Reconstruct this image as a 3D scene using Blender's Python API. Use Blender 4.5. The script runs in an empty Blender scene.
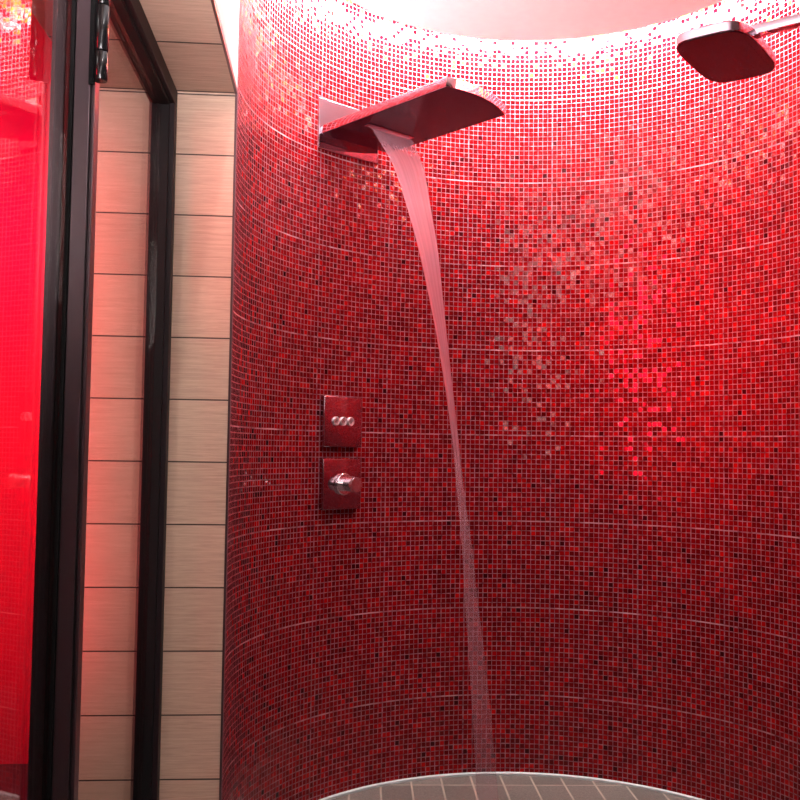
import bpy, bmesh, math, random
from mathutils import Vector, Matrix
random.seed(4)
C = bpy.context.scene.collection
R_ = math.radians

# ------------------------------------------------------------------ geometry constants (metres)
CX, CY, RW = 0.5811, 2.5094, 0.8270      # centre and radius of the round shower
PITCH, S0 = 0.0164, -0.988               # mosaic pitch, first sheet seam
ZA = 0.2677                              # height of the first horizontal sheet seam
ZC, ZTOP = 2.50, 2.84                    # dropped ceiling, slab above it
XL, YJ = -0.248, 2.507                   # inner face of the left wall, face of the far reveal
XO, ZS = -0.640, 2.014                   # outer face of the left wall, soffit height
YD = 0.55                                # near reveal of the doorway (behind the picture's edge)
PH1 = 128.0

# ------------------------------------------------------------------ helpers
def link(name, me, mat=None, parent=None):
    o = bpy.data.objects.new(name, me); C.objects.link(o)
    if mat is not None: me.materials.append(mat)
    if parent is not None: o.parent = parent
    return o
def obj(name, bm, mat=None, parent=None, smooth=None):
    me = bpy.data.meshes.new(name)
    bmesh.ops.recalc_face_normals(bm, faces=bm.faces)
    bm.to_mesh(me); bm.free()
    if smooth is not None:
        for p in me.polygons: p.use_smooth = True
        me.set_sharp_from_angle(angle=R_(smooth))
    return link(name, me, mat, parent)
def thing(name, loc, label, cat, group=None):
    o = bpy.data.objects.new(name, None); C.objects.link(o); o.location = loc
    o.empty_display_size = 0.05
    o['label'] = label; o['category'] = cat
    if group: o['group'] = group
    return o
def struct(o, label=None):
    o['kind'] = 'structure'
    if label: o['label'] = label
    return o
def box(bm, a, b, bev=0.0, seg=2, M=None):
    a, b = Vector(a), Vector(b); c = (a + b) / 2; s = b - a
    r = bmesh.ops.create_cube(bm, size=1.0)
    vs = r['verts']
    for v in vs: v.co = Vector((v.co.x*s.x, v.co.y*s.y, v.co.z*s.z)) + c
    if bev > 0:
        es = list({e for v in vs for e in v.link_edges})
        rr = bmesh.ops.bevel(bm, geom=es, offset=bev, segments=seg, affect='EDGES', profile=0.5)
        vs = list({v for v in rr['verts']} | {v for v in vs if v.is_valid})
    if M is not None: bmesh.ops.transform(bm, matrix=M, verts=[v for v in vs if v.is_valid])
    return vs
def prism(bm, pts, z0, z1, top=None):
    """closed prism from a plan outline; top: optional list of points for the upper ring"""
    top = top or pts
    lo = [bm.verts.new((x, y, z0)) for x, y in pts]; hi = [bm.verts.new((x, y, z1)) for x, y in top]
    n = len(pts)
    bm.faces.new(lo[::-1]); bm.faces.new(hi)
    for i in range(n): bm.faces.new((lo[i], lo[(i+1) % n], hi[(i+1) % n], hi[i]))
    return lo, hi
def lathe(bm, prof, n=32, M=None):
    rings = []
    for r, z in prof:
        if r < 1e-6: rings.append([bm.verts.new((0, 0, z))])
        else: rings.append([bm.verts.new((r*math.cos(2*math.pi*k/n), r*math.sin(2*math.pi*k/n), z)) for k in range(n)])
    for a, b in zip(rings, rings[1:]):
        for k in range(n):
            k2 = (k+1) % n
            f = [a[0] if len(a) == 1 else a[k]]
            if len(a) > 1: f.append(a[k2])
            f.append(b[0] if len(b) == 1 else b[k2])
            if len(b) > 1: f.append(b[k])
            bm.faces.new(f)
    if M is not None: bmesh.ops.transform(bm, matrix=M, verts=[v for r in rings for v in r])

# ------------------------------------------------------------------ materials
def mat(name):
    m = bpy.data.materials.new(name); m.use_nodes = True
    nt = m.node_tree; nt.nodes.clear()
    return m, nt
def N(nt, t, **kw):
    n = nt.nodes.new(t)
    for k, v in kw.items():
        if k == 'inp':
            for a, b in v.items(): n.inputs[a].default_value = b
        else: setattr(n, k, v)
    return n
def L(nt, a, b): nt.links.new(a, b)
def mth(nt, op, a, b=None, c=None, clamp=False):
    n = N(nt, 'ShaderNodeMath', operation=op, use_clamp=clamp)
    for i, v in enumerate((a, b, c)):
        if v is None: continue
        if isinstance(v, (int, float)): n.inputs[i].default_value = v
        else: L(nt, v, n.inputs[i])
    return n.outputs[0]
def principled(nt, **inp):
    p = N(nt, 'ShaderNodeBsdfPrincipled'); out = N(nt, 'ShaderNodeOutputMaterial')
    for k, v in inp.items(): p.inputs[k.replace('_', ' ')].default_value = v
    L(nt, p.outputs[0], out.inputs[0]); return p
def simple(name, col, rough=0.5, metal=0.0, noise=0.0, nscale=60, **kw):
    m, nt = mat(name); p = principled(nt, Roughness=rough, Metallic=metal, **kw)
    if noise:
        tc = N(nt, 'ShaderNodeTexCoord'); nz = N(nt, 'ShaderNodeTexNoise', inp={'Scale': nscale, 'Detail': 6.0})
        L(nt, tc.outputs['Object'], nz.inputs['Vector'])
        r = N(nt, 'ShaderNodeValToRGB')
        r.color_ramp.elements[0].position = .3; r.color_ramp.elements[1].position = .7
        r.color_ramp.elements[0].color = (*[c*(1-noise) for c in col], 1); r.color_ramp.elements[1].color = (*[min(1, c*(1+noise)) for c in col], 1)
        L(nt, nz.outputs['Fac'], r.inputs[0]); L(nt, r.outputs[0], p.inputs['Base Color'])
    else: p.inputs['Base Color'].default_value = (*col, 1)
    return m

def mosaic_material():
    m, nt = mat('red_glass_mosaic'); p = principled(nt)
    uv = N(nt, 'ShaderNodeUVMap'); sep = N(nt, 'ShaderNodeSeparateXYZ'); L(nt, uv.outputs[0], sep.inputs[0])
    u, v = sep.outputs[0], sep.outputs[1]
    iu, iv = mth(nt, 'FLOOR', u), mth(nt, 'FLOOR', v)
    fu, fv = mth(nt, 'FRACT', u), mth(nt, 'FRACT', v)
    cell = N(nt, 'ShaderNodeCombineXYZ'); L(nt, iu, cell.inputs[0]); L(nt, iv, cell.inputs[1])
    w1 = N(nt, 'ShaderNodeTexWhiteNoise', noise_dimensions='2D'); L(nt, cell.outputs[0], w1.inputs['Vector'])
    off = N(nt, 'ShaderNodeVectorMath', operation='ADD', inp={1: (37.3, 91.7, 0)}); L(nt, cell.outputs[0], off.inputs[0])
    w2 = N(nt, 'ShaderNodeTexWhiteNoise', noise_dimensions='2D'); L(nt, off.outputs[0], w2.inputs['Vector'])
    w2s = N(nt, 'ShaderNodeSeparateColor'); L(nt, w2.outputs['Color'], w2s.inputs[0])
    # chip outline: half width .42 of the pitch with small jitter, wider joint on every 18th line (sheet seams)
    def edge(f, i, jit):
        d = mth(nt, 'ABSOLUTE', mth(nt, 'SUBTRACT', f, mth(nt, 'MULTIPLY_ADD', jit, .05, .475)))
        mod = mth(nt, 'FLOORED_MODULO', i, 18.0)
        s1 = mth(nt, 'LESS_THAN', mod, .5); s2 = mth(nt, 'GREATER_THAN', mod, 16.5)
        lo = mth(nt, 'MULTIPLY', s1, mth(nt, 'LESS_THAN', f, .5)); hi = mth(nt, 'MULTIPLY', s2, mth(nt, 'GREATER_THAN', f, .5))
        half = mth(nt, 'SUBTRACT', .438, mth(nt, 'MULTIPLY', mth(nt, 'ADD', lo, hi), .05))
        return mth(nt, 'SUBTRACT', half, d), mth(nt, 'ADD', lo, hi)
    (eu, su), (ev, sv) = edge(fu, iu, w2s.outputs[0]), edge(fv, iv, w2s.outputs[1])
    e = mth(nt, 'MINIMUM', eu, ev)
    mask = mth(nt, 'DIVIDE', e, .03, clamp=True)             # 1 on the chip, 0 in the joint
    ramp = N(nt, 'ShaderNodeValToRGB'); cr = ramp.color_ramp; cr.interpolation = 'CONSTANT'
    cols = [(0, (.045, .0, .001)), (.008, (.105, .0001, .0012)), (.13, (.150, .0002, .0016)), (.40, (.195, .0003, .0020)), (.75, (.25, .0006, .0022)), (.93, (.35, .0015, .002))]
    cr.elements[0].position = 0; cr.elements[0].color = (*cols[0][1], 1)
    cr.elements[1].position = cols[1][0]; cr.elements[1].color = (*cols[1][1], 1)
    for pos, c in cols[2:]:
        el = cr.elements.new(pos); el.color = (*c, 1)
    L(nt, w1.outputs['Value'], ramp.inputs[0])
    # slow batch-to-batch variation between areas of the wall
    nz = N(nt, 'ShaderNodeTexNoise', inp={'Scale': .09, 'Detail': 3.0}); L(nt, cell.outputs[0], nz.inputs['Vector'])
    var = mth(nt, 'MULTIPLY_ADD', nz.outputs['Fac'], .7, .65)
    vm = N(nt, 'ShaderNodeVectorMath', operation='SCALE'); L(nt, ramp.outputs[0], vm.inputs[0]); L(nt, var, vm.inputs['Scale'])
    # amber chips mixed in, more of them towards the top rows
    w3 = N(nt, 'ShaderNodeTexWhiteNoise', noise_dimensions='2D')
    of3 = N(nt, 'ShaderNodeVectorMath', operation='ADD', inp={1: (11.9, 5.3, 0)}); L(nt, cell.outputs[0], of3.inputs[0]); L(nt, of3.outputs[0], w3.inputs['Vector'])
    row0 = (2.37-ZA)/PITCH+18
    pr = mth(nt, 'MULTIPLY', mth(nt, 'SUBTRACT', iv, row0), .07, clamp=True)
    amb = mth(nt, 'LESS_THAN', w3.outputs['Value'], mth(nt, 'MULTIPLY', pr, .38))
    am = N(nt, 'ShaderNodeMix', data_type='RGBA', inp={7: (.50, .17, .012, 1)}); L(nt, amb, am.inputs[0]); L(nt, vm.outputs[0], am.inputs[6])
    # grout, paler in some runs
    gn = N(nt, 'ShaderNodeTexNoise', inp={'Scale': .6, 'Detail': 3.0, 'Roughness': .7}); L(nt, uv.outputs[0], gn.inputs['Vector'])
    gr = N(nt, 'ShaderNodeValToRGB'); L(nt, gn.outputs['Fac'], gr.inputs[0])
    gr.color_ramp.elements[0].position = .35; gr.color_ramp.elements[0].color = (.145, .036, .052, 1)
    gr.color_ramp.elements[1].position = .68; gr.color_ramp.elements[1].color = (.35, .16, .19, 1)
    mix = N(nt, 'ShaderNodeMix', data_type='RGBA'); L(nt, mask, mix.inputs[0])
    sg = N(nt, 'ShaderNodeTexNoise', inp={'Scale': .11, 'Detail': 2.0}); L(nt, uv.outputs[0], sg.inputs['Vector'])     # sheet seams filled more thickly, in places
    sm = mth(nt, 'MULTIPLY', mth(nt, 'MULTIPLY', sv, mth(nt, 'LESS_THAN', ev, 0.0)), mth(nt, 'MULTIPLY', mth(nt, 'SUBTRACT', sg.outputs['Fac'], .47), 6.0, clamp=True))
    g2 = N(nt, 'ShaderNodeMix', data_type='RGBA', inp={7: (.52, .29, .32, 1)}); L(nt, sm, g2.inputs[0]); L(nt, gr.outputs[0], g2.inputs[6]); L(nt, g2.outputs[2], mix.inputs[6])
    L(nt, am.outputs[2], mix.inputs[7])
    L(nt, mix.outputs[2], p.inputs['Base Color'])
    L(nt, mth(nt, 'MULTIPLY_ADD', mask, -.54, .60), p.inputs['Roughness'])
    L(nt, mth(nt, 'MULTIPLY_ADD', mask, .16, .05), p.inputs['Specular IOR Level'])
    # every chip sits at its own slight tilt
    tilt = N(nt, 'ShaderNodeCombineColor', inp={2: 1.0})
    for k in (0, 1):
        t = mth(nt, 'MULTIPLY', mth(nt, 'SUBTRACT', w2s.outputs[k], .5), .10)
        L(nt, mth(nt, 'MULTIPLY_ADD', t, mask, .5), tilt.inputs[k])
    nm = N(nt, 'ShaderNodeNormalMap'); L(nt, tilt.outputs[0], nm.inputs['Color'])
    bp = N(nt, 'ShaderNodeBump', inp={'Strength': .35, 'Distance': .0015}); L(nt, mask, bp.inputs['Height']); L(nt, nm.outputs[0], bp.inputs['Normal'])
    L(nt, bp.outputs[0], p.inputs['Normal'])
    return m

def plank_tile_material():
    """beige ceramic tiles with fine horizontal streaks; UV: u metres along, v in tile rows"""
    m, nt = mat('beige_wood_look_tile'); p = principled(nt, Roughness=.45, Specular_IOR_Level=.4)
    uv = N(nt, 'ShaderNodeUVMap'); sep = N(nt, 'ShaderNodeSeparateXYZ'); L(nt, uv.outputs[0], sep.inputs[0])
    iv, fv = mth(nt, 'FLOOR', sep.outputs[1]), mth(nt, 'FRACT', sep.outputs[1])
    w = N(nt, 'ShaderNodeTexWhiteNoise', noise_dimensions='1D'); L(nt, iv, w.inputs['W'])
    st = N(nt, 'ShaderNodeMapping', inp={'Scale': (9, 34, 1)}); L(nt, uv.outputs[0], st.inputs[0])
    ad = N(nt, 'ShaderNodeVectorMath', operation='ADD'); L(nt, st.outputs[0], ad.inputs[0])
    cc = N(nt, 'ShaderNodeCombineXYZ'); L(nt, mth(nt, 'MULTIPLY', w.outputs[0], 50), cc.inputs[0]); L(nt, cc.outputs[0], ad.inputs[1])
    nz = N(nt, 'ShaderNodeTexNoise', inp={'Scale': 1.0, 'Detail': 8.0, 'Roughness': .72, 'Distortion': .5}); L(nt, ad.outputs[0], nz.inputs['Vector'])
    r = N(nt, 'ShaderNodeValToRGB'); L(nt, nz.outputs['Fac'], r.inputs[0])
    r.color_ramp.elements[0].position = .30; r.color_ramp.elements[0].color = (.43, .275, .205, 1)
    r.color_ramp.elements[1].position = .62; r.color_ramp.elements[1].color = (.61, .415, .315, 1)
    vm = N(nt, 'ShaderNodeVectorMath', operation='SCALE'); L(nt, r.outputs[0], vm.inputs[0]); L(nt, mth(nt, 'MULTIPLY_ADD', w.outputs[0], .10, .95), vm.inputs['Scale'])
    d = mth(nt, 'MINIMUM', fv, mth(nt, 'SUBTRACT', 1.0, fv))
    mask = mth(nt, 'DIVIDE', mth(nt, 'SUBTRACT', d, .008), .006, clamp=True)
    mix = N(nt, 'ShaderNodeMix', data_type='RGBA', inp={6: (.035, .018, .015, 1)}); L(nt, mask, mix.inputs[0]); L(nt, vm.outputs[0], mix.inputs[7])
    L(nt, mix.outputs[2], p.inputs['Base Color'])
    bp = N(nt, 'ShaderNodeBump', inp={'Strength': .25, 'Distance': .002}); L(nt, mth(nt, 'ADD', mask, mth(nt, 'MULTIPLY', nz.outputs['Fac'], .3)), bp.inputs['Height']); L(nt, bp.outputs[0], p.inputs['Normal'])
    return m

def floor_material():
    m, nt = mat('grey_stone_floor_tile'); p = principled(nt, Roughness=.42)
    tc = N(nt, 'ShaderNodeTexCoord')
    mp = N(nt, 'ShaderNodeMapping', inp={'Location': (-.065, -.082, 0), 'Rotation': (0, 0, R_(2.3)), 'Scale': (1, 1, 1)}); L(nt, tc.outputs['Object'], mp.inputs[0])
    sep = N(nt, 'ShaderNodeSeparateXYZ'); L(nt, mp.outputs[0], sep.inputs[0])
    u = mth(nt, 'DIVIDE', sep.outputs[0], .1015); v = mth(nt, 'DIVIDE', sep.outputs[1], .1015*1.42)
    iu, iv = mth(nt, 'FLOOR', u), mth(nt, 'FLOOR', v); fu, fv = mth(nt, 'FRACT', u), mth(nt, 'FRACT', v)
    cell = N(nt, 'ShaderNodeCombineXYZ'); L(nt, iu, cell.inputs[0]); L(nt, iv, cell.inputs[1])
    w = N(nt, 'ShaderNodeTexWhiteNoise', noise_dimensions='2D'); L(nt, cell.outputs[0], w.inputs['Vector'])
    nz = N(nt, 'ShaderNodeTexNoise', inp={'Scale': 170.0, 'Detail': 8.0, 'Roughness': .75, 'Distortion': 1.2}); L(nt, tc.outputs['Object'], nz.inputs['Vector'])
    r = N(nt, 'ShaderNodeValToRGB'); L(nt, nz.outputs['Fac'], r.inputs[0])
    r.color_ramp.elements[0].position = .34; r.color_ramp.elements[0].color = (.07, .058, .052, 1)
    r.color_ramp.elements[1].position = .66; r.color_ramp.elements[1].color = (.22, .185, .17, 1)
    vm = N(nt, 'ShaderNodeVectorMath', operation='SCALE'); L(nt, r.outputs[0], vm.inputs[0]); L(nt, mth(nt, 'MULTIPLY_ADD', w.outputs[0], .3, .85), vm.inputs['Scale'])
    du = mth(nt, 'MINIMUM', fu, mth(nt, 'SUBTRACT', 1.0, fu)); dv = mth(nt, 'MULTIPLY', mth(nt, 'MINIMUM', fv, mth(nt, 'SUBTRACT', 1.0, fv)), 1.42)
    mask = mth(nt, 'DIVIDE', mth(nt, 'SUBTRACT', mth(nt, 'MINIMUM', du, dv), .022), .02, clamp=True)
    mix = N(nt, 'ShaderNodeMix', data_type='RGBA', inp={6: (.36, .29, .24, 1)}); L(nt, mask, mix.inputs[0]); L(nt, vm.outputs[0], mix.inputs[7])
    L(nt, mix.outputs[2], p.inputs['Base Color'])
    bp = N(nt, 'ShaderNodeBump', inp={'Strength': .3, 'Distance': .002}); L(nt, mask, bp.inputs['Height']); L(nt, bp.outputs[0], p.inputs['Normal'])
    return m

def glass_material():
    """clear architectural glass: straight-through transmission plus Fresnel reflection"""
    m, nt = mat('clear_glass')
    lw = N(nt, 'ShaderNodeLayerWeight', inp={'Blend': .5})
    f = mth(nt, 'MULTIPLY_ADD', mth(nt, 'POWER', lw.outputs['Facing'], 4.3), .95, .05, clamp=True)
    tr = N(nt, 'ShaderNodeBsdfTransparent', inp={'Color': (.97, .985, .98, 1)}); gl = N(nt, 'ShaderNodeBsdfGlossy', inp={'Roughness': .0})
    mx = N(nt, 'ShaderNodeMixShader'); L(nt, f, mx.inputs[0]); L(nt, tr.outputs[0], mx.inputs[1]); L(nt, gl.outputs[0], mx.inputs[2])
    out = N(nt, 'ShaderNodeOutputMaterial'); L(nt, mx.outputs[0], out.inputs[0])
    return m

def water_material():
    """a falling sheet: dense at the lip, thinning into a veil of streaks lower down (UV v: 0 lip, 1 floor)"""
    m, nt = mat('falling_water')
    uv = N(nt, 'ShaderNodeUVMap'); sep = N(nt, 'ShaderNodeSeparateXYZ'); L(nt, uv.outputs[0], sep.inputs[0])
    r = N(nt, 'ShaderNodeValToRGB'); L(nt, sep.outputs[1], r.inputs[0]); cr = r.color_ramp
    stops = [(0, .16), (.03, .34), (.12, .70), (.25, .50), (.5, .32), (.8, .17), (1, .11)]
    cr.elements[0].position = 0; cr.elements[0].color = (stops[0][1],)*3+(1,)
    cr.elements[1].position = 1; cr.elements[1].color = (stops[-1][1],)*3+(1,)
    for pos, c in stops[1:-1]:
        el = cr.elements.new(pos); el.color = (c, c, c, 1)
    mp = N(nt, 'ShaderNodeMapping', inp={'Scale': (9, 1.2, 1)}); L(nt, uv.outputs[0], mp.inputs[0])
    nz = N(nt, 'ShaderNodeTexNoise', inp={'Scale': 1.0, 'Detail': 4.0}); L(nt, mp.outputs[0], nz.inputs['Vector'])
    fac = mth(nt, 'MULTIPLY', r.outputs[0], mth(nt, 'MULTIPLY_ADD', nz.outputs['Fac'], .8, .6), clamp=True)
    tr = N(nt, 'ShaderNodeBsdfTransparent', inp={'Color': (1, .99, .99, 1)})
    p = N(nt, 'ShaderNodeBsdfPrincipled', inp={'Base Color': (.88, .52, .64, 1), 'Roughness': .16, 'Specular IOR Level': .6})  # pink tint here and below stands for light from the red wall
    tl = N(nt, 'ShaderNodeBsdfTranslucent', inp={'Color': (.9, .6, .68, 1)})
    bp = N(nt, 'ShaderNodeBump', inp={'Strength': .5, 'Distance': .003}); L(nt, nz.outputs['Fac'], bp.inputs['Height'])
    L(nt, bp.outputs[0], p.inputs['Normal'])
    a = N(nt, 'ShaderNodeMixShader', inp={0: .35}); L(nt, p.outputs[0], a.inputs[1]); L(nt, tl.outputs[0], a.inputs[2])
    b = N(nt, 'ShaderNodeMixShader'); L(nt, fac, b.inputs[0]); L(nt, tr.outputs[0], b.inputs[1]); L(nt, a.outputs[0], b.inputs[2])
    out = N(nt, 'ShaderNodeOutputMaterial'); L(nt, b.outputs[0], out.inputs[0])
    return m

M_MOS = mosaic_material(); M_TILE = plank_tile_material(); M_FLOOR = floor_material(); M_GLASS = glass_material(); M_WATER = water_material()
M_PLASTER = simple('white_plaster', (.86, .83, .83), .85, noise=.02, nscale=30)
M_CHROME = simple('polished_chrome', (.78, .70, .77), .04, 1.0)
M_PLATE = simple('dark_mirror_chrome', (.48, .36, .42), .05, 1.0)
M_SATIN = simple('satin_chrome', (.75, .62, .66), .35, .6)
M_SPRAY = simple('dark_spray_plate', (.030, .003, .010), .20, 0, noise=.2, nscale=300, Specular_IOR_Level=.35)
M_FRAME = simple('dark_bronze_aluminium', (.014, .007, .009), .55, 0, noise=.04, nscale=20, Specular_IOR_Level=.22)
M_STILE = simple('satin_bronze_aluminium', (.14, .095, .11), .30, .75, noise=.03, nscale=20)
M_ROOM = simple('dark_taupe_plaster', (.13, .10, .095), .8, noise=.05, nscale=8)
M_BLACK = simple('black_gasket', (.006, .005, .006), .6, 0.0, Specular_IOR_Level=.2)
M_HINGE = simple('black_hinge_metal', (.02, .02, .022), .18, .6)
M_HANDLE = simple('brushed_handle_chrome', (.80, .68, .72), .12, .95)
M_TRIM = simple('pale_metal_trim', (.55, .58, .60), .35, .1)
M_EDGE = simple('dark_edge_trim', (.10, .05, .055), .3, .6)
M_RED = simple('red_painted_plaster', (.80, .004, .07), .6, noise=.04, nscale=3)
M_OUTFLOOR = simple('outer_floor_stone', (.07, .03, .03), .5, noise=.2, nscale=12)
M_ICON = simple('engraved_icon', (.10, .04, .05), .5)

# ------------------------------------------------------------------ room shell
def strip_wall(name, plan, z0, z1, mtl, thick=.09, uv0=0.0, uvz=ZA, pitch=PITCH, parent=None):
    """a wall that follows a plan line; the first side (UV-mapped in tile units) faces the room, the other side lies `thick` outside (to the left of the line)"""
    bm = bmesh.new(); lay = bm.loops.layers.uv.new('UVMap')
    n = len(plan); nr = []
    for i in range(n):
        a = Vector(plan[max(i-1, 0)]); b = Vector(plan[min(i+1, n-1)]); t = (b-a).normalized()
        nr.append(Vector((-t.y, t.x)))
    acc = [uv0]
    for i in range(1, n): acc.append(acc[-1] + (Vector(plan[i])-Vector(plan[i-1])).length)
    fr = [[bm.verts.new((p[0], p[1], z)) for z in (z0, z1)] for p in plan]
    bk = [[bm.verts.new((p[0]+q.x*thick, p[1]+q.y*thick, z)) for z in (z0, z1)] for p, q in zip(plan, nr)]
    def face(vs, uvs):
        f = bm.faces.new(vs)
        for lp, c in zip(f.loops, uvs): lp[lay].uv = c
        return f
    for i in range(n-1):
        ua, ub = acc[i]/pitch, acc[i+1]/pitch; va, vb = (z0-uvz)/pitch+18, (z1-uvz)/pitch+18
        face((fr[i+1][0], fr[i][0], fr[i][1], fr[i+1][1]), ((ub, va), (ua, va), (ua, vb), (ub, vb)))
        face((bk[i][0], bk[i+1][0], bk[i+1][1], bk[i][1]), ((ua, va), (ub, va), (ub, vb), (ua, vb)))
        face((fr[i][1], bk[i][1], bk[i+1][1], fr[i+1][1]), ((0, 0),)*4)
        face((fr[i][0], fr[i+1][0], bk[i+1][0], bk[i][0]), ((0, 0),)*4)
    face((fr[0][0], bk[0][0], bk[0][1], fr[0][1]), ((0, 0),)*4)
    face((fr[-1][1], bk[-1][1], bk[-1][0], fr[-1][0]), ((0, 0),)*4)
    me = bpy.data.meshes.new(name); bm.to_mesh(me); bm.free()
    for p in me.polygons: p.use_smooth = True
    me.set_sharp_from_angle(angle=R_(30))
    return link(name, me, mtl, parent)
def arc(r, a0, a1, n): return [(CX + r*math.sin(R_(a0+(a1-a0)*i/n)), CY + r*math.cos(R_(a0+(a1-a0)*i/n))) for i in range(n+1)]

# the plan line runs clockwise (left jamb -> back -> right), the outside lies to its left
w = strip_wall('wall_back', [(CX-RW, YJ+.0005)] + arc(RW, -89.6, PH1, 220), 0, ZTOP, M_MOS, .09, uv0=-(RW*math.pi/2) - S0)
struct(w, 'curved shower wall of small red glass mosaic chips with pale grout')

# left wall: plank-tiled far reveal and soffit, white plaster above the doorway
def quadmesh(name, quads, mtl, parent=None):
    bm = bmesh.new(); lay = bm.loops.layers.uv.new('UVMap')
    for vs, uvs in quads:
        f = bm.faces.new([bm.verts.new(v) for v in vs])
        for lp, c in zip(f.loops, uvs): lp[lay].uv = c
    me = bpy.data.meshes.new(name); bm.to_mesh(me); bm.free()
    return link(name, me, mtl, parent)
TP = .1582
def tile_block(name, a, b, parent=None):
    """box whose faces toward -Y carry rows by height, and whose underside carries rows by depth"""
    x0, y0, z0 = a; x1, y1, z1 = b
    rv = lambda z: (z-1.8503)/TP + 20; ry = lambda y: (y-2.197)/.303 + 20
    q = [(((x0, y0, z0), (x1, y0, z0), (x1, y0, z1), (x0, y0, z1)), ((x0, rv(z0)), (x1, rv(z0)), (x1, rv(z1)), (x0, rv(z1)))),
         (((x1, y1, z0), (x0, y1, z0), (x0, y1, z1), (x1, y1, z1)), ((x1, rv(z0)), (x0, rv(z0)), (x0, rv(z1)), (x1, rv(z1)))),
         (((x0, y1, z0), (x1, y1, z0), (x1, y0, z0), (x0, y0, z0)), ((x0, ry(y1)), (x1, ry(y1)), (x1, ry(y0)), (x0, ry(y0)))),
         (((x0, y0, z1), (x1, y0, z1), (x1, y1, z1), (x0, y1, z1)), ((x0, 20.5),)*4),
         (((x0, y1, z0), (x0, y0, z0), (x0, y0, z1), (x0, y1, z1)), ((y1, rv(z0)), (y0, rv(z0)), (y0, rv(z1)), (y1, rv(z1)))),
         (((x1, y0, z0), (x1, y1, z0), (x1, y1, z1), (x1, y0, z1)), ((y0, rv(z0)), (y1, rv(z0)), (y1, rv(z1)), (y0, rv(z1))))]
    return quadmesh(name, q, M_TILE, parent)
g = .006
wl = tile_block('wall_left', (XO, YJ, 0), (XL-.0005, YJ+.20, ZTOP)); struct(wl, 'beige tiled reveal of the doorway, joints level with each other')
ws = tile_block('wall_left.001', (XO, YD, ZS), (XL-g, YJ-.0008, ZS+.012)); struct(ws, 'beige tiled soffit above the doorway')
bm = bmesh.new(); box(bm, (XO, YD, ZS+.0125), (XL, YJ-.0008, ZTOP)); struct(obj('wall_left.002', bm, M_PLASTER), 'white plastered wall face above the doorway')
bm = bmesh.new(); box(bm, (XO, -1.0, 0), (XL, YD-.0005, ZTOP)); struct(obj('wall_left.003', bm, M_ROOM), 'taupe plastered wall beside the near end of the doorway')
# thin dark edge profiles along the reveal and the soffit
bm = bmesh.new(); box(bm, (XL-.005, YJ-.0015, 0), (XL+.0006, YJ-.0002, ZS)); struct(obj('trim_1', bm, M_EDGE), 'thin dark corner profile where beige tiles meet red mosaic')
bm = bmesh.new(); box(bm, (XL-.0055, YD, ZS-.0015), (XL+.0008, YJ-.002, ZS+.012)); struct(obj('trim_2', bm, M_EDGE), 'thin dark edge profile along the doorway soffit')
# the rest of the room, behind and beside the camera
xe, ye = CX+RW*math.sin(R_(PH1)), CY+RW*math.cos(R_(PH1))
bm = bmesh.new(); box(bm, (xe+.075, ye-.06, 0), (1.75, ye+.03, ZTOP)); struct(obj('wall_right', bm, M_ROOM))
bm = bmesh.new(); box(bm, (1.66, -1.0, 0), (1.75, ye-.0605, ZTOP)); struct(obj('wall_right.001', bm, M_ROOM))
bm = bmesh.new(); box(bm, (XO, -1.09, 0), (1.75, -1.0005, ZTOP)); struct(obj('wall_front', bm, M_ROOM))

# floor, one slab under shower and room
bm = bmesh.new(); box(bm, (XL-.40, -1.09, -.08), (1.75, 3.45, -.0005)); struct(obj('floor', bm, M_FLOOR), 'grey stone tile floor with pale joints')
# dropped ceiling with a lit gap all round
RC = .712
pts = [(CX-RC, .0), (CX-RC, CY)] + arc(RC, -88, 118, 84) + [(1.55, 1.95), (1.55, -.85), (CX-RC, -.85)]
bm = bmesh.new(); prism(bm, pts, ZC, ZC+.03); struct(obj('ceiling', bm, M_PLASTER), 'white dropped ceiling with rounded end and a lit gap along the wall')
bm = bmesh.new(); box(bm, (XO, -1.09, ZTOP+.0005), (1.75, 3.45, ZTOP+.06)); struct(obj('ceiling.001', bm, M_PLASTER), 'upper slab above the dropped ceiling')
# pale metal strip where mosaic meets floor
bm = bmesh.new()
ring = []
for x, y in arc(1, -89.5, PH1-1, 160):
    dx, dy = x-CX, y-CY
    ring.append([bm.verts.new((CX+dx*r, CY+dy*r, z)) for r, z in ((RW-.0105, .0), (RW-.0105, .007), (RW-.0075, .009), (RW-.0004, .009), (RW-.0004, .0))])
for a, b in zip(ring, ring[1:]):
    for k in range(5): bm.faces.new((a[k], a[(k+1) % 5], b[(k+1) % 5], b[k]))
bm.faces.new(ring[0]); bm.faces.new(ring[-1][::-1])
struct(obj('baseboard_back', bm, M_TRIM, smooth=40), 'pale metal strip along the foot of the curved red wall')

# outside room seen through the glass
bm = bmesh.new(); box(bm, (-2.45, -.6, -.08), (XO-.0005, 3.62, -.0005)); struct(obj('floor.001', bm, M_OUTFLOOR), 'stone floor beyond the glass door')
bm = bmesh.new(); box(bm, (-2.45, 3.5, 0), (XO-.001, 3.62, ZTOP)); struct(obj('wall_outer', bm, M_RED), 'red wall beyond the glass door')
bm = bmesh.new(); box(bm, (-2.57, -.6, 0), (-2.451, 3.62, ZTOP)); struct(obj('wall_outer.001', bm, M_RED), 'red wall on the far side beyond the glass door')
bm = bmesh.new(); box(bm, (-2.45, -.72, 0), (XO-.001, -.601, ZTOP)); struct(obj('wall_outer.002', bm, M_RED))
bm = bmesh.new(); box(bm, (XO-.0008, YJ+.2005, 0), (XO+.08, 3.4995, ZTOP)); struct(obj('wall_outer.003', bm, M_RED))
bm = bmesh.new(); box(bm, (-2.57, -.72, ZTOP+.0005), (XO-.001, 3.62, ZTOP+.06)); struct(obj('ceiling.002', bm, M_PLASTER))

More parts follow.
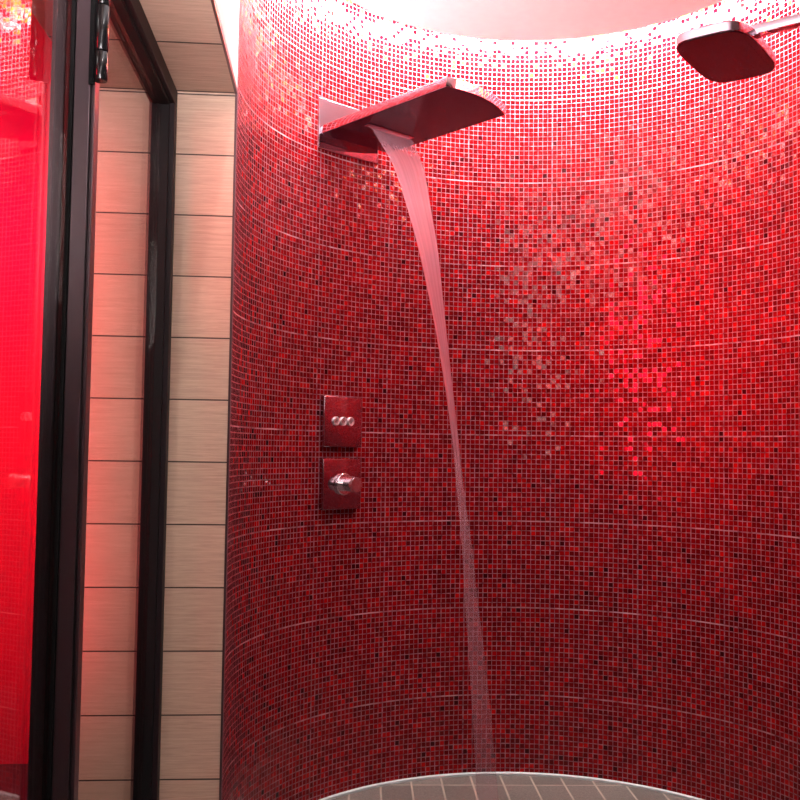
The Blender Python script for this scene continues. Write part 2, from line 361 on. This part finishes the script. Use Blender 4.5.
# ------------------------------------------------------------------ glass door and fixed side panel
XF0, XF1 = -.458, -.400     # frame depth
def frame_box(name, a, b, parent, mtl=M_FRAME, bev=.0015):
    bm = bmesh.new(); box(bm, a, b, bev); return obj(name, bm, mtl, parent)
# window_1: fixed glass panel between far reveal and hinge post
win = bpy.data.objects.new('window_1', None); C.objects.link(win); win.location = (XF0, 2.1, 0); struct(win, 'fixed glass panel in a dark frame beside the beige tiled reveal')
def child(o, par):
    o.parent = par; o.matrix_parent_inverse = Matrix.Translation(-par.location)
    return o
YP = 1.632                  # front of the hinge post
far = frame_box('jamb_frame', (XF0, YJ-.040, .002), (XF1, YJ-.0012, ZS-.045), None); child(far, win)
bm = bmesh.new(); box(bm, (XF0+.022, YJ-.050, .002), (XF1-.012, YJ-.0405, ZS-.046), .001); child(obj('glazing_bead', bm, M_BLACK), win)
hd = frame_box('header_frame', (XF0, YP+.036, ZS-.044), (XF1, YJ-.0012, ZS-.0006), None); child(hd, win)
bm = bmesh.new(); box(bm, (XF0+.022, YP+.036, ZS-.053), (XF1-.012, YJ-.051, ZS-.0445), .001); child(obj('glazing_bead', bm, M_BLACK), win)
post = frame_box('post', (XF0, YP+.004, .002), (XF1, YP+.035, ZS-.0006), None); child(post, win)
pane = frame_box('glass_pane', (-.440, YP+.036, .02), (-.432, YJ-.051, ZS-.054), None, M_GLASS, 0); child(pane, win)
bm = bmesh.new(); box(bm, (XF0, YP+.036, .0), (XF1, YJ-.0505, .018), .001); child(obj('bottom_rail', bm, M_FRAME), win)

# door_1: hinged glass leaf in front of the post, along the same line
door = bpy.data.objects.new('door_1', None); C.objects.link(door); door.location = (XF0, YP, 0); struct(door, 'hinged glass shower door with dark metal stile reflecting the red wall')
bm = bmesh.new()
box(bm, (-.4235, YP-.030, .01), (-.3975, YP, ZS-.047), .0015)
box(bm, (-.3970, YP-.022, .01), (-.3935, YP-.001, ZS-.047), .0005)
box(bm, (-.3930, YP-.030, .01), (-.3890, YP-.001, ZS-.047), .001)
child(obj('stile', bm, M_STILE), door)
bm = bmesh.new(); box(bm, (-.4307, YP-.034, .01), (-.4240, YP-.0005, ZS-.047), .001); child(obj('seal', bm, M_BLACK), door)
gl = frame_box('glass_pane', (-.4370, .70, .012), (-.4310, YP-.030, ZS-.047), None, M_GLASS, 0); child(gl, door)
bm = bmesh.new(); box(bm, (-.4435, YP-.090, .012), (-.4375, YP-.0300, ZS-.047)); child(obj('black_glass_border', bm, M_BLACK), door)
bm = bmesh.new(); box(bm, (-.4465, .66, .012), (-.3995, .6995, ZS-.047), .0015); child(obj('lock_stile', bm, M_FRAME), door)
hinge_z = 1.762
hb = bmesh.new(); box(hb, (-.4000, YP-.0340, hinge_z-.075), (-.3890, YP-.0302, hinge_z+.32), .001)
hin = obj('hinge', hb, M_HINGE); child(hin, door)
for k, (za, zb) in enumerate(((-.070, -.022), (-.0205, .055), (.0565, .13), (.1315, .20), (.2015, .28))):
    bm = bmesh.new(); r = .0115
    lathe(bm, [(0, za), (r-.001, za), (r, za+.0015), (r, zb-.0015), (r-.001, zb), (0, zb)], 24, Matrix.Translation((-.3800, YP-.036, hinge_z)))
    kn = obj('hinge_knuckle', bm, M_HINGE, smooth=40); kn.parent = hin
# near frame post and wall end, out of the picture on the left
np_ = frame_box('near_post', (XF0, YD+.001, .002), (XF1, .655, ZS-.0006), None); child(np_, door)
hd2 = frame_box('header_frame', (XF0, .656, ZS-.044), (XF1, YP+.0355, ZS-.0006), None); child(hd2, door)

# ------------------------------------------------------------------ fittings on the red wall
def frame_at(phi, r):
    """x along the wall (to the right), y up, z out of the wall into the shower"""
    f = R_(phi); n = Vector((-math.sin(f), -math.cos(f), 0)); t = Vector((math.cos(f), -math.sin(f), 0)); u = Vector((0, 0, 1))
    p = Vector((CX, CY, 0)) - n*r
    return Matrix(((t.x, u.x, n.x, p.x), (t.y, u.y, n.y, p.y), (t.z, u.z, n.z, p.z), (0, 0, 0, 1)))

# two square control plates
PHC, RCN, HW, TH = -41.3, .802, .0815, .022
def plate(parent, hw, hh, th, zc=0, bev=.0025, name='wall_plate', mtl=M_PLATE):
    bm = bmesh.new(); box(bm, (-hw, -hh, -th), (hw, hh, 0), bev, 3); return obj(name, bm, mtl, parent, 35)
def control(zc, name, label, cat):
    M = frame_at(PHC, RCN); M.translation.z = zc
    t = thing(name, (0, 0, 0), label, cat); t.matrix_world = M
    plate(t, HW, .0805, TH); return t
t = control(1.184, 'push_button_panel', 'square chrome wall plate with three small round buttons in a row', 'shower control')
for i, dx in enumerate((-.031, 0.0, .031)):
    bm = bmesh.new(); lathe(bm, [(0, .0035), (.0085, .0035), (.0095, .0060), (.0128, .0070), (.0142, .0055), (.0142, .0)], 28, Matrix.Translation((dx-.003, .002, 0)))
    b = obj('push_button', bm, M_SATIN, t, 40)
    bm = bmesh.new()
    for k in range(i+2):
        xx = (k-(i+1)/2)*.0042
        lathe(bm, [(0, .0045), (.0012, .0045), (.0016, .0036), (0, .0036)], 8, Matrix.Translation((dx-.003+xx, .002+(.002 if k % 2 else -.002), 0)))
    obj('button_icon', bm, M_ICON, b)
t = control(.986, 'thermostat_valve', 'square chrome wall plate with a round thermostat handle, directly below the button plate', 'shower control')
bm = bmesh.new(); lathe(bm, [(0, 0), (.034, 0), (.035, .002), (.035, .012), (.033, .014), (.0, .014)], 40); obj('handle_collar', bm, M_HANDLE, t, 35)
bm = bmesh.new(); lathe(bm, [(0, .0145), (.0225, .0145), (.0225, .052), (.0245, .054), (.0245, .066), (.0235, .068), (.018, .0685), (0, .0665)], 40); h = obj('handle', bm, M_HANDLE, t, 35)
bm = bmesh.new(); box(bm, (.0225, -.0035, .040), (.040, .0035, .047), .002); obj('handle_pin', bm, M_CHROME, h, 35)
bm = bmesh.new(); box(bm, (-.0125, .0225, .056), (-.0065, .0268, .064), .001); obj('safety_stop', bm, M_CHROME, h, 35)

# waterfall spout: back plate and long flat blade
A2 = Vector((.615, -.789, 0)).normalized(); W2 = Vector((.789, .615, 0)).normalized(); UP = Vector((0, 0, 1))
sp0 = Vector((-.036, 3.050, 0)); ZB = 2.096
Ms = Matrix(((W2.x, A2.x, 0, sp0.x), (W2.y, A2.y, 0, sp0.y), (0, 0, 1, ZB), (0, 0, 0, 1)))    # x: width, y: outward, z: up
t = thing('waterfall_spout', (0, 0, 0), 'flat chrome waterfall spout blade reaching out from the red wall, water pouring from its underside', 'shower spout'); t.matrix_world = Ms
bm = bmesh.new(); box(bm, (-.008, -.016, -.047), (.240, 0, .116), .002, 3); obj('back_plate', bm, M_PLATE, t, 35)
BW, BL, BT = .288, .562, .027
out = [(0, 0), (BW, 0)]
n = 24
tipc = []
for i in range(n+1):
    s = i/n; x = BW*(1-s); y = (BL-.038)*(1-s) + BL*s + .030*math.sin(math.pi*s)**.9 if 0 < s < 1 else ((BL-.038) if s == 0 else BL)
    tipc.append((x, y))
pts = [(0, .0005), (BW-.05, .0005), (BW, .0005)] + tipc
bm = bmesh.new(); prism(bm, pts, 0, BT)
es = [e for e in bm.edges if abs(e.verts[0].co.z-e.verts[1].co.z) < 1e-5]
bmesh.ops.bevel(bm, geom=es, offset=.0022, segments=2, affect='EDGES', profile=.5)
obj('spout_blade', bm, M_CHROME, t, 30)
bm = bmesh.new(); prism(bm, [(x+(.003 if x < BW/2 else -.003), y-.003 if y > .01 else y) for x, y in [(0, .001), (BW, .001)]+tipc], -.0012, -.0002); obj('spray_face', bm, M_SPRAY, t)
bm = bmesh.new(); box(bm, (.045, .160, -.004), (.232, .186, -.0013), .0012); obj('outlet_slot', bm, M_PLATE, t, 35)
bm = bmesh.new()
for i in range(26):
    for j in range(9):
        x = .035 + j*.0275; y = .255 + i*.0105
        if y > BL-.06 or (i+j) % 2: continue
        lathe(bm, [(0, -.0014), (.0011, -.0014), (.0018, 0)], 6, Matrix.Translation((x, y, 0)))
o = obj('rain_nozzles', bm, M_SPRAY, t)
o['kind'] = 'stuff'

# falling water: a lens-shaped sheet that starts wide at the slot and draws together
path = [(.172, 2.090, .0885, .0045), (.190, 2.076, .087, .004), (.224, 2.024, .078, .004), (.266, 1.953, .066, .0042), (.308, 1.837, .052, .005), (.354, 1.693, .040, .006),
        (.391, 1.539, .027, .0065), (.418, 1.419, .019, .0065), (.454, 1.243, .0125, .006), (.480, 1.099, .0115, .006), (.502, .958, .0145, .006),
        (.527, .820, .020, .006), (.544, .683, .025, .006), (.565, .549, .030, .006), (.582, .417, .034, .007), (.600, .270, .038, .007), (.617, .110, .042, .007), (.624, .004, .044, .007)]
def cr_spline(P, n):
    o = []
    for i in range(len(P)-1):
        p0, p1, p2, p3 = P[max(i-1, 0)], P[i], P[i+1], P[min(i+2, len(P)-1)]
        for k in range(n):
            s = k/n
            o.append(tuple(.5*((2*b) + (c-a)*s + (2*a-5*b+4*c-d)*s*s + (-a+3*b-3*c+d)*s**3) for a, b, c, d in zip(p0, p1, p2, p3)))
    o.append(P[-1]); return o
sec = cr_spline(path, 6)
bm = bmesh.new(); lay = bm.loops.layers.uv.new('UVMap')
K = 28; rings = []
for i, (s, z, hw, th) in enumerate(sec):
    a, b = sec[max(i-1, 0)], sec[min(i+1, len(sec)-1)]
    tg = Vector((b[0]-a[0], b[1]-a[1])).normalized(); nn = Vector((-tg.y, tg.x))     # in (outward, up) plane
    rg = []
    for k in range(K):
        q = 2*math.pi*k/K; cx_ = math.cos(q); sy = math.sin(q)
        rim = 1 + .5*abs(cx_)**6                                  # thicker rims, as surface tension makes them
        x = .1385 + hw*cx_; off = th*sy*rim
        y = s + nn.x*off; zz = z + nn.y*off
        rg.append(bm.verts.new(Ms @ Vector((x, y, max(zz, .001)-ZB))))
    rings.append(rg)
for i in range(len(rings)-1):
    va, vb = 1-sec[i][1]/2.09, 1-sec[i+1][1]/2.09
    for k in range(K):
        k2 = (k+1) % K
        f = bm.faces.new((rings[i][k], rings[i][k2], rings[i+1][k2], rings[i+1][k]))
        u1, u2 = math.cos(2*math.pi*k/K)*.5+.5, math.cos(2*math.pi*k2/K)*.5+.5
        for lp, c in zip(f.loops, ((u1, va), (u2, va), (u2, vb), (u1, vb))): lp[lay].uv = c
bm.faces.new(rings[0]); bm.faces.new(rings[-1][::-1])
wt = obj('water_stream', bm, M_WATER, smooth=180)
wt['label'] = 'curving stream of water, tinted pink for the red wall light, falling from the flat chrome spout'; wt['category'] = 'water'

# overhead shower on its wall arm
ZH = 2.108
HC = Vector((1.003, 2.371, ZH)); ha = Vector((.755, -.656, 0)).normalized(); hb_ = Vector((.656, .755, 0)).normalized()   # arm side, long side
Mh = Matrix(((ha.x, hb_.x, 0, HC.x), (ha.y, hb_.y, 0, HC.y), (0, 0, 1, HC.z), (0, 0, 0, 1)))
t = thing('overhead_shower', (0, 0, 0), 'dark rounded square shower head on a straight chrome arm at the upper right', 'shower head'); t.matrix_world = Mh
def superell(a, b, n=4.2, k=64): 
    o = []
    for i in range(k):
        q = 2*math.pi*i/k; c, s = math.cos(q), math.sin(q)
        o.append((a*math.copysign(abs(c)**(2/n), c), b*math.copysign(abs(s)**(2/n), s)))
    return o
HA, HB = .094, .166
bm = bmesh.new()
prof = [(.0, .985), (.002, 1.0), (.022, 1.0), (.026, .985), (.028, .95)]
rr = [[bm.verts.new((x*s, y*s, z)) for x, y in superell(HA, HB)] for z, s in prof]
for a, b in zip(rr, rr[1:]):
    for k in range(64): bm.faces.new((a[k], a[(k+1) % 64], b[(k+1) % 64], b[k]))
bm.faces.new(rr[0][::-1]); bm.faces.new(rr[-1])
obj('head_body', bm, M_PLATE, t, 30)
bm = bmesh.new(); prism(bm, superell(HA*.965, HB*.965), -.0015, -.0002); obj('spray_plate', bm, M_SPRAY, t, 30)
bm = bmesh.new()
for i in range(9):
    for j in range(15):
        x, y = (i-4)*.0185, (j-7)*.0195
        if (abs(x)/HA)**4+(abs(y)/HB)**4 > .75: continue
        lathe(bm, [(0, -.0024), (.0008, -.0024), (.0012, -.0016)], 8, Matrix.Translation((x, y, 0)))
o = obj('spray_nozzles', bm, M_SPRAY, t); o['kind'] = 'stuff'
bm = bmesh.new(); lathe(bm, [(0, .0285), (.020, .0285), (.020, .036), (.014, .040), (0, .040)], 28, Matrix.Translation((HA-.030, 0, 0))); obj('pivot_joint', bm, M_CHROME, t, 35)
bm = bmesh.new(); box(bm, (HA-.048, -.0150, .0405), (.394, .0150, .0655), .002, 2); obj('arm', bm, M_PLATE, t, 35)
bm = bmesh.new(); box(bm, (.382, -.04, .013), (.394, .04, .093), .003, 2); obj('wall_flange', bm, M_CHROME, t, 35)

# ------------------------------------------------------------------ light
def area(name, loc, size, sy, power, col, direction=(0, 0, -1), spread=None, xdir=None):
    ld = bpy.data.lights.new(name, 'AREA'); ld.shape = 'RECTANGLE'; ld.size = size; ld.size_y = sy; ld.energy = power; ld.color = col
    if spread: ld.spread = R_(spread)
    o = bpy.data.objects.new(name, ld); C.objects.link(o)
    z = -Vector(direction).normalized(); x = Vector(xdir) if xdir else z.orthogonal(); x = (x - z*x.dot(z)).normalized(); y = z.cross(x)
    o.matrix_world = Matrix(((x.x, y.x, z.x, loc[0]), (x.y, y.y, z.y, loc[1]), (x.z, y.z, z.z, loc[2]), (0, 0, 0, 1)))
    return o
def spot(name, loc, tgt, power, col, ang, blend, rad=.03):
    ld = bpy.data.lights.new(name, 'SPOT'); ld.energy = power; ld.color = col; ld.spot_size = R_(ang); ld.spot_blend = blend; ld.shadow_soft_size = rad
    o = bpy.data.objects.new(name, ld); C.objects.link(o); o.location = loc
    o.rotation_euler = (Vector(tgt)-Vector(loc)).to_track_quat('-Z', 'Y').to_euler(); return o
WH = (1.0, .93, .87)
NL = 26
for i in range(NL):      # LED strip in the ceiling gap, in short lengths
    a = -88 + 208*(i+.5)/NL
    r = RW-.090; sa, ca = math.sin(R_(a)), math.cos(R_(a))
    area('cove_light', (CX+r*sa, CY+r*ca, 2.565), r*R_(208/NL), .03, 4.3, WH, direction=(.72*sa, .72*ca, -.70), spread=125, xdir=(ca, -sa, 0))
area('cove_light', (XL+.09, 1.65, 2.565), 1.5, .03, 9, WH, direction=(-.72, 0, -.70), spread=125, xdir=(0, 1, 0))
# recessed ceiling spot over the entrance, aimed at the tiled reveal
spot('ceiling_spot', (.37, .80, 2.48), (-.40, 2.5, .85), 26, WH, 42, .6, .05)
# added unseen fill above the view, brightens the ceiling and upper wall
area('ceiling_fill', (.10, .60, 1.85), 1.1, .3, 15, (1.0, .92, .92), direction=(.10, .90, .46), spread=58)
# added broad fill, unseen and high behind the camera, lifts the lower wall
area('wall_fill', (.45, -.6, 2.25), 1.3, .5, 9, WH, direction=(.0, .93, -.36))
# lamps of the outside room
spot('outer_red_lamp', (-1.3, 1.2, 1.75), (1.25, 3.02, 1.62), 620, (1, .004, .02), 28, 1.0, .34)
area('outer_red_lamp', (-1.2, 2.7, 2.0), .6, .3, 9, (1, .0, .34), direction=(.0, .8, -.55))
area('outer_red_lamp', (-.93, 2.2, 1.2), .08, 1.4, 8.0, (1, .04, .08), direction=(.36, .93, 0), xdir=(.93, -.36, 0), spread=92)
area('outer_lamp', (-1.2, 1.0, 2.3), .3, .3, 1.6, WH, direction=(.4, .9, -.7), spread=90)
w_ = bpy.data.worlds.new('World'); bpy.context.scene.world = w_; w_.use_nodes = True
w_.node_tree.nodes['Background'].inputs[0].default_value = (.05, .04, .045, 1); w_.node_tree.nodes['Background'].inputs[1].default_value = .3

# ------------------------------------------------------------------ camera
cd = bpy.data.cameras.new('camera'); cam = bpy.data.objects.new('camera', cd); C.objects.link(cam)
rt = Vector((.99709083, -.07499271, .01363734)); up = Vector((-.0174754, -.05076342, .9985578)); fw = Vector((.07419227, .99589114, .05192627))
cam.matrix_world = Matrix(((rt.x, up.x, -fw.x, 0), (rt.y, up.y, -fw.y, 0), (rt.z, up.z, -fw.z, 1.0952), (0, 0, 0, 1)))
cd.sensor_fit = 'HORIZONTAL'; cd.sensor_width = 36; cd.lens = 973.06/800*36; cd.clip_start = .02
sc = bpy.context.scene; sc.camera = cam
sc.view_settings.view_transform = 'Standard'; sc.view_settings.look = 'None'; sc.view_settings.gamma = 1; sc.view_settings.use_curve_mapping = False
sc.view_settings.exposure = 0.6
sc.cycles.use_denoising = True
sc.cycles.max_bounces = 12; sc.cycles.transparent_max_bounces = 24; sc.cycles.glossy_bounces = 6
sc.cycles.sample_clamp_indirect = 8
